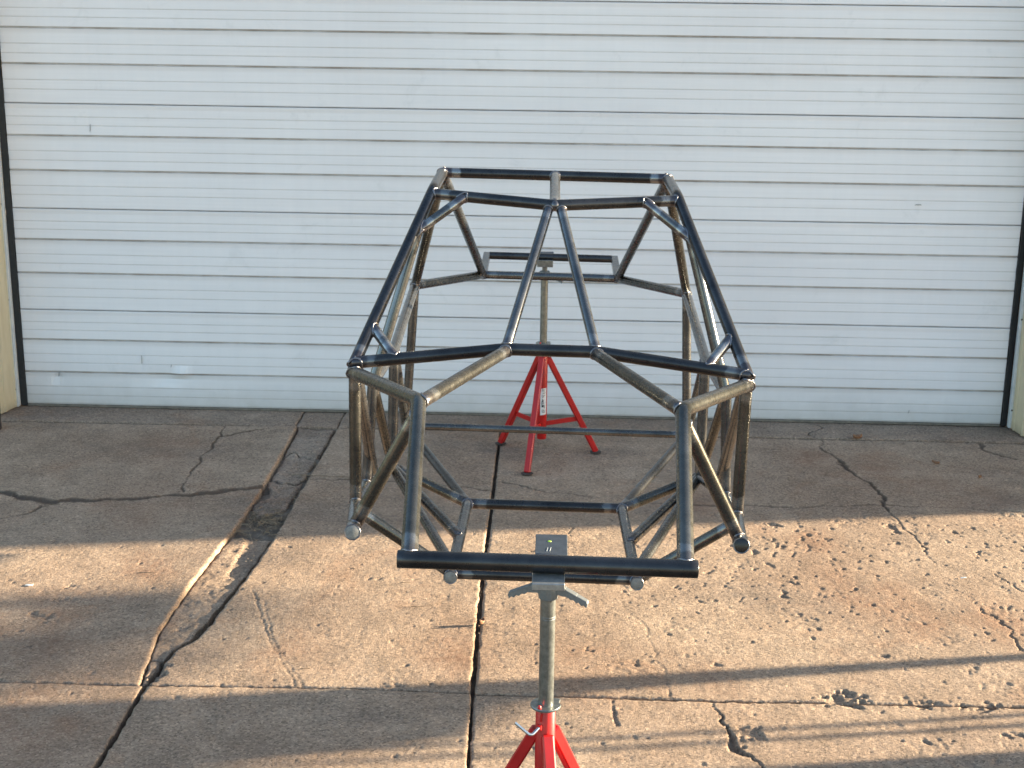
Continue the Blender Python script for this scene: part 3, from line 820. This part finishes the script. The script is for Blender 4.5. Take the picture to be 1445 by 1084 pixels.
for s in (-1, 1):
    P = {k: W(s * v[0], v[1], v[2]) for k, v in N.items()}
    Q = lambda w, y, z: W(s * w, y, z)
    tube('side_rail', [P['C'] , Q(.447, 5.262, 1.712), P['A']], r0, 'steel_dark', .10)
    tube('windshield_brace', [Q(.020, 5.125, 1.678), P['V']], rV, 'steel')
    tube('hood_brace', [Q(.152, 4.60, 1.268), Q(.366, 3.965, 1.272)], r0, 'steel_brown', ground=.6)
    tube('nose_tube', [Q(.643, 4.540, 1.196), P['H'], P['I']], rF - .001, 'steel_brown', .062, ground=.5)
    tube('nose_brace', [P['ph'], P['pd']], r0, 'steel_brown', ground=.7)
    tube('corner_brace', [P['gu'], P['gb']], rV, 'steel', ground=1.0)
    tube('corner_brace', [P['gl'], P['gc']], rV, 'steel', ground=1.0)
    tube('pillar', [P['gu'], P['S'], P['T']], .0188, 'steel', .08)
    tube('belt_rail', [P['J'], P['M'], P['S']], r0, 'steel', .2)
    tube('pillar', [P['M'], P['N']], r0, 'steel')
    tube('diagonal_brace', [P['M'], P['U']], .0188, 'steel_brown')
    tube('rear_pillar', [P['J'], P['U']], r0, 'steel')
    tube('diagonal_brace', [P['S'], P['N']], .0188, 'steel_brown')
    tube('tail_rail', [P['J'], P['G']], r0, 'steel_brown')
    tube('rear_pillar', [P['A'], P['J']], r0, 'steel_brown')
    tube('tail_brace', [Q(.442, 5.74, 1.70), P['G']], r0, 'steel_brown')
    tube('sill_rail', [P['P'], P['Pa'], P['T'], P['N']], r0, 'steel', .25, 'fr')
    tube('pillar', [Q(.645, 4.565, 1.20), P['Pa']], r0, 'steel_brown')
    tube('diagonal_brace', [Q(.640, 4.570, 1.195), P['X']], r0, 'steel')
    tube('sill_brace', [Q(.626, 4.425, .765), Q(.312, 4.50, .519)], r0, 'steel_brown')
    tube('floor_rail', [P['F'], P['E']], r0, 'steel', .1, 'rf')
    tube('floor_brace', [P['N'], P['F']], r0, 'steel_brown')
    tube('floor_brace', [P['N'], P['K']], r0, 'steel')
    tube('floor_brace', [P['N'], Q(.312, 4.56, .516)], .0188, 'steel')
    tube('floor_brace', [P['F'], P['U']], .0188, 'steel_dark')
    # flat disc caps on the open ends
    for key, nxt, dia in (('P', 'Pa', r0 + .0012), ('E', 'F', r0 + .0008)):
        d = (P[nxt] - P[key]).normalized(); m = MB()
        m.rod([P[key] - d * .0055, P[key] - d * .0048, P[key] - d * .0012, P[key] - d * .0004], [dia - .0012, dia, dia, dia - .0012], 28)
        cp = m.build('end_cap', M['cap'] if (s < 0 or key == 'E') else M['steel_dark'], chassis, 40)
        m = MB(); x_ = d.orthogonal().normalized(); y_ = d.cross(x_)
        lp = [P[key] - d * .0045 + (x_ * math.cos(R(a_)) + y_ * math.sin(R(a_))) * (dia + .0006) * rng.uniform(.97, 1.04) for a_ in range(0, 361, 12)]
        m.rod(lp, .0019, 6); m.build('weld_bead', M['weld'], cp, 60)
    # tail upright: square tube
    g, z_ = Q(.331, 6.955, 1.078), Q(.331, 7.372, 1.100)
    m = MB(); m.bar(g, z_, .034, .036, .0025); o = m.build('tail_upright', M['steel'], chassis)
bmid, amid = W(0, 5.12, 1.684), W(0, 5.724, 1.718)
tube('roof_crossbar', [W(-.448, 5.724, 1.718), W(.448, 5.724, 1.718)], r0, 'steel_dark', ground=1.2)
tube('roof_crossbar', [W(-.446, 5.244, 1.697), bmid, W(.446, 5.244, 1.697)], r0, 'steel_dark', .12)
tube('roof_centre_tube', [amid, bmid], r0 * .97, 'steel')
tube('cowl_bar', [W(-.645, 4.564, 1.224), W(-.15, 4.619, 1.272), W(.15, 4.619, 1.272), W(.645, 4.564, 1.224)], r0 + .0004, 'steel_dark', .12)
tube('bumper_bar', [W(-.3775, 3.369, 1.0245), W(.3775, 3.369, 1.0245)], .0232, 'steel_dark', ends='ff', ground=0)
tube('floor_crossbar', [W(-.301, 5.281, .486), W(.301, 5.281, .486)], r0, 'steel_dark')
tube('floor_crossbar', [W(-.312, 4.50, .519), W(.312, 4.50, .519)], r0, 'steel_dark')
tube('floor_crossbar', [W(-.647, 6.322, .478), W(.647, 6.322, .478)], rT, 'steel')
tube('tail_crossbar', [W(-.331, 6.955, 1.076), W(.331, 6.955, 1.076)], .0196, 'steel')
tube('tail_crossbar', [W(-.316, 7.354, 1.102), W(.316, 7.354, 1.102)], .0194, 'steel_dark', ends='nn', ground=0)
# flat mounting tabs welded behind the two bars that sit on the stands
m = MB(); m.box((-.032, 3.378, 1.005), (.052, 3.612, 1.011), None, .001); tab = m.build('mounting_tab', M['tab'], chassis)
m = MB(); m.lathe((.005, 3.560, 1.0112), [(.0055, 0), (.0052, .0006), (.003, .0009)], 14); m.build('paint_mark', M['greenpaint'], tab)
for dx in (-.002, .006):
    m = MB(); m.bar((dx, 3.488, 1.0114), (dx + .003, 3.515, 1.0114), .0014, .0006); m.build('paint_mark', M['chalk'], tab)
m = MB(); m.box((-.075, 7.362, 1.083), (.0, 7.60, 1.089), None, .001); m.build('mounting_tab', M['tab'], chassis)

# weld beads where a tube meets another
def seg_closest(p, a, c):
    d = c - a; t = max(0, min(1, (p - a).dot(d) / d.length_squared)); return a + d * t, t
nb = 0
for T in TUBES:
    for e in (0, 1):
        if T['ends'][e] != 'r': continue
        pts = T['pts'] if e == 0 else T['pts'][::-1]
        p = pts[0]; d = (pts[2] - pts[0]).normalized()      # pointing away from the joint
        best = None
        for O in TUBES:
            if O is T: continue
            op = O['pts']
            for i in range(len(op) - 1):
                c, t = seg_closest(p, op[i], op[i + 1]); dist = (c - p).length
                if dist < .045:
                    dd = (op[i + 1] - op[i]).normalized(); ang = dd.angle(d); ang = min(ang, math.pi - ang)
                    endness = min((p - op[0]).length, (p - op[-1]).length) < .03
                    if ang < R(22): continue
                    score = dist + (0.06 if endness else 0) - O['r'] * .5
                    if best is None or score < best[0]: best = (score, O, c, dd, endness)
        if best is None: continue
        _, O, c, dd, endness = best
        x = d.orthogonal().normalized(); y = d.cross(x); loop = []; n = 34
        ok = True
        for k in range(n):
            a = 2 * math.pi * k / n; g0 = p + (x * math.cos(a) + y * math.sin(a)) * T['r']
            # distance of g0 + s d from the axis (c, dd) equals O.r
            w0 = (g0 - c) - dd * (g0 - c).dot(dd); w1 = d - dd * d.dot(dd)
            A_, B_, C_ = w1.length_squared, 2 * w0.dot(w1), w0.length_squared - (O['r'] + .0004) ** 2
            disc = B_ * B_ - 4 * A_ * C_
            if disc < 0: s_ = -B_ / (2 * A_)
            else: s_ = (-B_ + math.sqrt(disc)) / (2 * A_)
            s_ = max(-.02, min(.07, s_))
            loop.append(g0 + d * s_)
        m = MB(); ns = 6; vs = []
        for k in range(n):
            t = (loop[(k + 1) % n] - loop[k - 1]).normalized(); rad = (loop[k] - p); rad = (rad - t * rad.dot(t)).normalized(); b3 = t.cross(rad)
            rr = .0029 * (1 + .28 * (k % 2)) * rng.uniform(.9, 1.12)
            for j in range(ns):
                a = 2 * math.pi * j / ns; vs.append(loop[k] + (rad * math.cos(a) + b3 * math.sin(a)) * rr)
        fs = [(k * ns + j, k * ns + (j + 1) % ns, ((k + 1) % n) * ns + (j + 1) % ns, ((k + 1) % n) * ns + j) for k in range(n) for j in range(ns)]
        m.add(vs, fs); o = m.build('weld_bead', M['weld'], T['o'])
        o.data.polygons.foreach_set('use_smooth', [True] * len(o.data.polygons)); nb += 1

# ------------------------------------------------------------------ red pipe stands
def stand(x, y, head, rot, label, back=False):
    st = empty('pipe_stand', (x, y, 0), label, 'stand', 'red tripod stands holding the chassis')
    C3 = (x, y, 0)
    b = MB(); b.lathe((x, y, .107), [(.0245, 0), (.026, .002), (.026, .519), (.0245, .521)], 32); b.build('sleeve', M['red'], st, 40)
    ztop = head - (.018 if not back else .036)
    b = MB(); b.lathe((x, y, .58), [(.0195, 0), (.0195, ztop - .052 - .58)], 32)
    b.build('pole', M['zinc'], st, 40)
    # turned rings on the pole
    for zz in (ztop - .10, ztop - .106):
        b = MB(); b.lathe((x, y, zz), [(.0197, 0), (.0200, .0006), (.0200, .0014), (.0197, .002)], 32); b.build('ring', M['cast'], st, 40)
    # loose plate collar with a pinned lobe
    b = MB(); n = 48; zc = .630
    for z, k_ in ((zc, .97), (zc + .0015, 1), (zc + .0055, 1), (zc + .007, .97)):
        for k in range(n):
            a = 2 * math.pi * k / n; r_ = .040 + .008 * math.exp(-((a - R(38)) / .16) ** 2) - .004 * math.exp(-((a - R(12)) / .2) ** 2)
            b.v.append((x + r_ * k_ * math.cos(a), y + r_ * k_ * math.sin(a), z))
    for i in range(3):
        for k in range(n): b.f.append((i * n + k, i * n + (k + 1) % n, (i + 1) * n + (k + 1) % n, (i + 1) * n + k))
    b.f.append(tuple(range(n))[::-1]); b.f.append(tuple(3 * n + k for k in range(n)))
    b.build('collar', M['zinc'], st, 30)
    # red pin on collar, red lug and the bent locking bolt
    b = MB(); b.lathe((x - .016, y - .030, .637), [(.0035, 0), (.005, .001), (.005, .006), (.003, .009)], 14); b.build('pin', M['red'], st, 50)
    sx = -1 if not back else 1
    b = MB(); b.lathe((x + sx * .015, y - .026, .577), [(.007, 0), (.007, .012)], 6); b.build('nut', M['red'], st)
    b = MB(); b.bar((x - .013, y - .0235, .598), (x - .010, y - .0235, .622), .009, .005, .001); b.build('lug', M['red'], st)
    b = MB(); pts = fillet([Vector((x + sx * .012, y - .024, .586)), Vector((x + sx * .036, y - .050, .570)), Vector((x + sx * .078, y - .040, .602))], .012)
    b.rod([tuple(p) for p in pts], .0042, 12); b.build('locking_bolt', M['bolt'], st, 40)
    # legs, feet, stays
    for k in range(3):
        a = R(rot + 120 * k); ux, uy = math.cos(a), math.sin(a)
        top = (x + ux * .024, y + uy * .024, .560); foot = (x + ux * .310, y + uy * .310, .012)
        b = MB(); b.bar(top, foot, .031, .031, .004, (ux, uy, .5)); lg = b.build('leg', M['red'], st)
        b = MB(); b.lathe((foot[0], foot[1], .0045), [(.030, 0), (.031, .002), (.031, .005), (.020, .009)], 20); b.build('foot', M['darkpost'], lg, 40)
        b = MB(); b.bar((x + ux * .024, y + uy * .024, .190), (x + ux * .205, y + uy * .205, .205), .006, .026, .001); b.build('stay', M['red'], st)
    # adjusting nut with two wing handles
    b = MB(); b.lathe((x, y, ztop - .052), [(.020, 0), (.0245, .003), (.0265, .022), (.0265, .042), (.0245, .046)], 32); nut = b.build('adjusting_nut', M['cast'], st, 40)
    b = MB(); b.lathe((x, y, ztop - .008), [(.0135, 0), (.0135, .010)] if not back else [(.0135, 0), (.0135, .038)], 20); b.build('screw', M['cast'], st, 40)
    wr = R(-14 if not back else -25)
    for sg in (-1, 1):
        ca, sa = math.cos(wr) * sg, math.sin(wr) * sg
        # tapered arm, grip bumps underneath
        prof_t = [(.018, -.010), (.045, -.020), (.075, -.034), (.102, -.047), (.104, -.052)]
        top_ = prof_t; bot = [(.101, -.062), (.094, -.056), (.088, -.058), (.081, -.050), (.075, -.052), (.067, -.044), (.060, -.045), (.052, -.038), (.042, -.038), (.030, -.036), (.018, -.036)]
        poly = top_ + bot; b = MB(); n = len(poly)
        for off, sc_ in ((-.011, .0), (.011, .0)):
            for (u, w_) in poly:
                th = off * (1 - .25 * u / .1)
                b.v.append((x + ca * u - sa * th * sg, y + sa * u + ca * th * sg, ztop + w_))
        b.f = [tuple(range(n)), tuple(range(2 * n - 1, n - 1, -1))] + [(k, (k + 1) % n, n + (k + 1) % n, n + k) for k in range(n)]
        # raised rib on the upper edge
        for (u0, w0), (u1, w1) in zip(top_[:-2], top_[1:-1]):
            b.bar((x + ca * u0, y + sa * u0, ztop + w0 - .001), (x + ca * u1, y + sa * u1, ztop + w1 - .001), .024 - .10 * u0, .005, .001)
        b.build('handle', M['cast'], st)
    return st
st1 = stand(.004, 3.37, 1.001, -78, 'near red tripod stand with grey winged head under the front bumper bar')
m = MB(); m.box((-.037, 3.300, .982), (.045, 3.400, .9995), None, .0015); m.build('saddle', M['saddle'], st1)
st2 = stand(-.045, 7.395, 1.064, -103, 'far red tripod stand with white sticker, before the garage door', True)
m = MB(); m.box((-.084, 7.322, 1.058), (-.002, 7.420, 1.0795), None, .0015); m.box((-.084, 7.306, 1.058), (-.002, 7.3205, 1.094), None, .0015)
m.build('saddle', M['zinc'], st2)
# wrap-round sticker with small illegible print on the far stand's sleeve
b = MB(); n = 18
for z in (.245, .392):
    for k in range(n + 1):
        a = R(-112 + 75 * k / n); b.v.append((-.045 + .0264 * math.cos(a), 7.395 + .0264 * math.sin(a), z + .004 * (k / n - .5)))
b.f = [(k, k + 1, n + 2 + k, n + 1 + k) for k in range(n)]
stk = b.build('sticker', M['sticker'], st2, 60)
b = MB()
def ink(a0, a1, z0, z1):
    base = len(b.v); m_ = 4
    for z in (z0, z1):
        for k in range(m_ + 1):
            a = R(a0 + (a1 - a0) * k / m_); b.v.append((-.045 + .0267 * math.cos(a), 7.395 + .0267 * math.sin(a), z))
    for k in range(m_): b.f.append((base + k, base + k + 1, base + m_ + 2 + k, base + m_ + 1 + k))
for z in (.385, .380, .375, .366, .361, .352, .347, .342, .272, .267, .262, .257): ink(-95 + rng.uniform(0, 8), -62 + rng.uniform(-8, 14), z, z + .0022)
ink(-96, -72, .288, .300); ink(-96, -88, .300, .322); ink(-82, -74, .304, .330); ink(-90, -84, .318, .334); ink(-68, -60, .282, .30)
b.build('sticker_print', M['ink'], stk)

# ------------------------------------------------------------------ leaves and scraps
def leaf(x, y, size, rot, curl, label, z=0.0):
    r_ = np.random.default_rng(int(abs(x * 1000))); m = MB()
    n, k_ = 9, 5
    for i in range(n):
        u = i / (n - 1); wd = math.sin(math.pi * min(1, u * .97 + .02)) ** .8 * (.42 + .08 * math.sin(u * 22))
        for j in range(k_):
            v = (j / (k_ - 1) - .5) * 2
            px = (u - .5) * size; py = v * wd * size * .8
            pz = curl * size * (abs(v) ** 1.6 * .7 + ((u - .5) * 2) ** 2 * .35) + r_.uniform(-.01, .01) * size
            c, s_ = math.cos(rot), math.sin(rot)
            m.v.append((x + px * c - py * s_, y + px * s_ + py * c, z + .003 + pz))
    for i in range(n - 1):
        for j in range(k_ - 1):
            a = i * k_ + j; m.f.append((a, a + 1, a + k_ + 1, a + k_))
    # stem
    c, s_ = math.cos(rot), math.sin(rot)
    m.rod([(x - .5 * size * c, y - .5 * size * s_, z + .006), (x - .72 * size * c, y - .75 * size * s_, z + .004)], .0009, 5)
    me = m.mesh('dry_leaf'); me.polygons.foreach_set('use_smooth', [True] * len(me.polygons))
    o = link('dry_leaf', me, M['leaf_dry'])
    md = o.modifiers.new('thickness', 'SOLIDIFY'); md.thickness = .0006
    return tag(o, label, 'leaf')
leaf(-.253, 5.225, .030, 1.0, .9, 'small curled brown leaf caught on the joint left of the near stand')
leaf(1.748, 7.852, .055, .2, .5, 'larger brown leaf lying on the apron joint near the door')
leaf(2.081, 7.426, .045, 2.4, .35, 'flat reddish brown leaf on the shaded slab at the right')
leaf(2.255, 7.20, .03, .9, .5, 'small rusty leaf on the shaded slab nearer the right edge')
def scrap(x, y, w, h, rot, label):
    m = MB(); c, s_ = math.cos(rot), math.sin(rot)
    pts = [(-.5, -.4), (.1, -.5), (.5, -.2), (.4, .4), (-.1, .5), (-.45, .3)]
    zs = float(samp(Hf, np.array([x]), np.array([y]))[0]) + .0015
    for z in (zs, zs + .0012):
        for (a, b_) in pts: m.v.append((x + a * w * c - b_ * h * s_, y + a * w * s_ + b_ * h * c, z + (.002 if a > 0 else 0)))
    n = 6; m.f = [tuple(range(n))[::-1], tuple(range(n, 2 * n))] + [(k, (k + 1) % n, n + (k + 1) % n, n + k) for k in range(n)]
    o = m.build('paper_scrap', M['litter']); tag(o, label, 'litter')
scrap(-2.16, 5.50, .035, .020, -.3, 'tiny white scrap lying on the sunlit slab at the left edge')
scrap(1.80, 5.83, .028, .012, .2, 'tiny white scrap lying on the sunlit slab at the far right')
for (x, y, L, a, lab) in ((-.90, 4.80, .035, .05, 'short thin twig lying left of the near stand, close to the cross joint'), (-.62, 5.62, .045, .12, 'thin dark twig on the sunlit slab below the left sill tube'),
                          (-1.75, 5.66, .085, -.02, 'pale straight straw on the left sunlit slab'), (-.55, 5.38, .05, 0.0, 'very thin pale straw on the middle slab')):
    m = MB(); zs = .004
    m.rod([(x, y, zs), (x + L * .5 * math.cos(a), y + L * .5 * math.sin(a), zs + .002), (x + L * math.cos(a + .1), y + L * math.sin(a + .1), zs)], .0013, 6)
    o = m.build('twig', M['twig']); tag(o, lab, 'twig')
# straw lying across the channel
m = MB(); m.rod([(-1.33, 7.0, .004), (-1.1, 6.985, .004), (-.86, 6.975, .004)], .0018, 6)
o = m.build('twig', M['twig']); tag(o, 'long pale straw lying in the shade beside the broken channel', 'twig')

# ------------------------------------------------------------------ unseen objects added right of frame, shaped to throw the long shadows
SLP = math.tan(R(SUN_AZ))
XO = 5.5
def occ_y(c, x=XO): return c + SLP * x
tr = empty('shadow_trailer', (XO + 1.0, occ_y(4.09) - 1.8, 0), 'unseen low trailer shape added off to the right to shade the foreground', 'trailer')  # added box out of view, blocks the sun over the near slabs
y1 = occ_y(4.09); y0 = y1 - 3.6
for nm, lo, hi in (('side_panel', (XO, y0, .30), (XO + .04, y1, 1.22)), ('side_panel', (XO + 1.6, y0, .30), (XO + 1.64, y1, 1.22)),
                   ('end_panel', (XO + .042, y0, .30), (XO + 1.598, y0 + .04, 1.22)), ('end_panel', (XO + .042, y1 - .04, .30), (XO + 1.598, y1, 1.22)),
                   ('deck', (XO + .042, y0 + .042, .30), (XO + 1.598, y1 - .042, .36)), ('axle', (XO + .1, y0 + 1.6, .24), (XO + 1.54, y0 + 1.66, .298))):
    m = MB(); m.box(lo, hi, None, .006); m.build(nm, M['zinc'] if nm != 'deck' else M['bark'], tr)
for xx in (XO - .22, XO + 1.66):
    prof = [(.10, 0), (.27, .01), (.29, .04), (.29, .15), (.27, .18), (.10, .19)]
    m = MB(); vs = []; n = 28
    for r_, h_ in prof:
        for k in range(n): a = 2 * math.pi * k / n; vs.append((xx + h_, y0 + 1.63 + r_ * math.cos(a), .29 + r_ * math.sin(a)))
    fs = [(i * n + k, i * n + (k + 1) % n, (i + 1) * n + (k + 1) % n, (i + 1) * n + k) for i in range(len(prof) - 1) for k in range(n)] + [tuple(range(n)), tuple(5 * n + k for k in range(n))]
    m.add(vs, fs); m.build('wheel', M['rubber'], tr, 50)
rk = empty('shadow_frame', (XO, occ_y(4.5), 0), 'unseen frame and board added and shaped to throw the ground shadow stripes', 'frame')  # added out of view: posts and board block sun for the stripes
for c in (4.327, 4.256, 4.78):
    m = MB(); m.box((XO - .012, occ_y(c) - .013, 0), (XO + .012, occ_y(c) + .013, 1.16 if c < 4.5 else .62), None, .003); m.build('post', M['zinc'], rk)
poly = [(4.768, .36), (4.80, .36), (4.775, 1.21), (4.14, 1.21), (4.28, .99), (4.385, .87), (4.60, .844), (4.665, .804), (4.725, .643)]  # board outline drawn backwards from the ground shadow it should cast
m = MB(); n = len(poly)
for dx in (.0125, .030):
    for c, z in poly: m.v.append((XO + dx, occ_y(c), z))
m.f = [tuple(range(n))[::-1], tuple(range(n, 2 * n))] + [(k, (k + 1) % n, n + (k + 1) % n, n + k) for k in range(n)]
m.build('board', M['bark'], rk)
m = MB(); m.box((XO - .30, occ_y(4.24), 0), (XO + .30, occ_y(4.80), .05), None, .005); m.build('base', M['zinc'], rk)
XT = 16.0
ty = lambda c: occ_y(c, XT)
tree = empty('shadow_tree', (XT, ty(3.8), 0), 'unseen tree shape added to throw the soft shadow on the left slabs', 'tree')  # added out of view: branch and leaf clusters placed for the left shadow
m = MB()
m.rod([(XT, ty(3.8), 0), (XT, ty(3.82), 1.5), (XT, ty(3.85), 3.0), (XT, ty(3.8), 4.6)], [.07, .06, .05, .02], 10)
m.rod([(XT, ty(3.85), 2.7), (XT, ty(4.3), 2.96), (XT, ty(5.0), 2.98), (XT, ty(5.75), 2.96)], [.05, .045, .04, .03], 8)
m.rod([(XT, ty(5.74), 3.0), (XT, ty(5.735), 2.66)], [.03, .018], 8)
m.rod([(XT, ty(5.62), 2.95), (XT, ty(5.70), 2.70)], [.03, .018], 8)
m.rod([(XT, ty(5.33), 3.0), (XT, ty(5.31), 2.70)], [.03, .025], 8)
m.build('trunk', M['bark'], tree, 60)
m = MB()
def cluster(c0, c1, z0, z1, n, size=.06):
    for _ in range(n):
        p = Vector((XT + rng.uniform(-.25, .25), ty(rng.uniform(c0, c1)), rng.uniform(z0, z1)))
        a = Vector(rng.standard_normal(3)).normalized(); b_ = a.orthogonal().normalized(); s_ = size * rng.uniform(.7, 1.3)
        m.add([p - a * s_, p + b_ * s_ * .5, p + a * s_, p - b_ * s_ * .5], [(0, 1, 2, 3)])
cluster(5.30, 5.72, 2.65, 2.72, 560)
cluster(5.0, 5.32, 2.67, 2.88, 560)
cluster(4.80, 5.02, 2.74, 2.90, 220)
cluster(4.0, 5.6, 3.1, 3.5, 500, .09)
cluster(3.2, 4.5, 3.9, 5.4, 1500, .10)
m.build('crown', M['leaf'], tree)
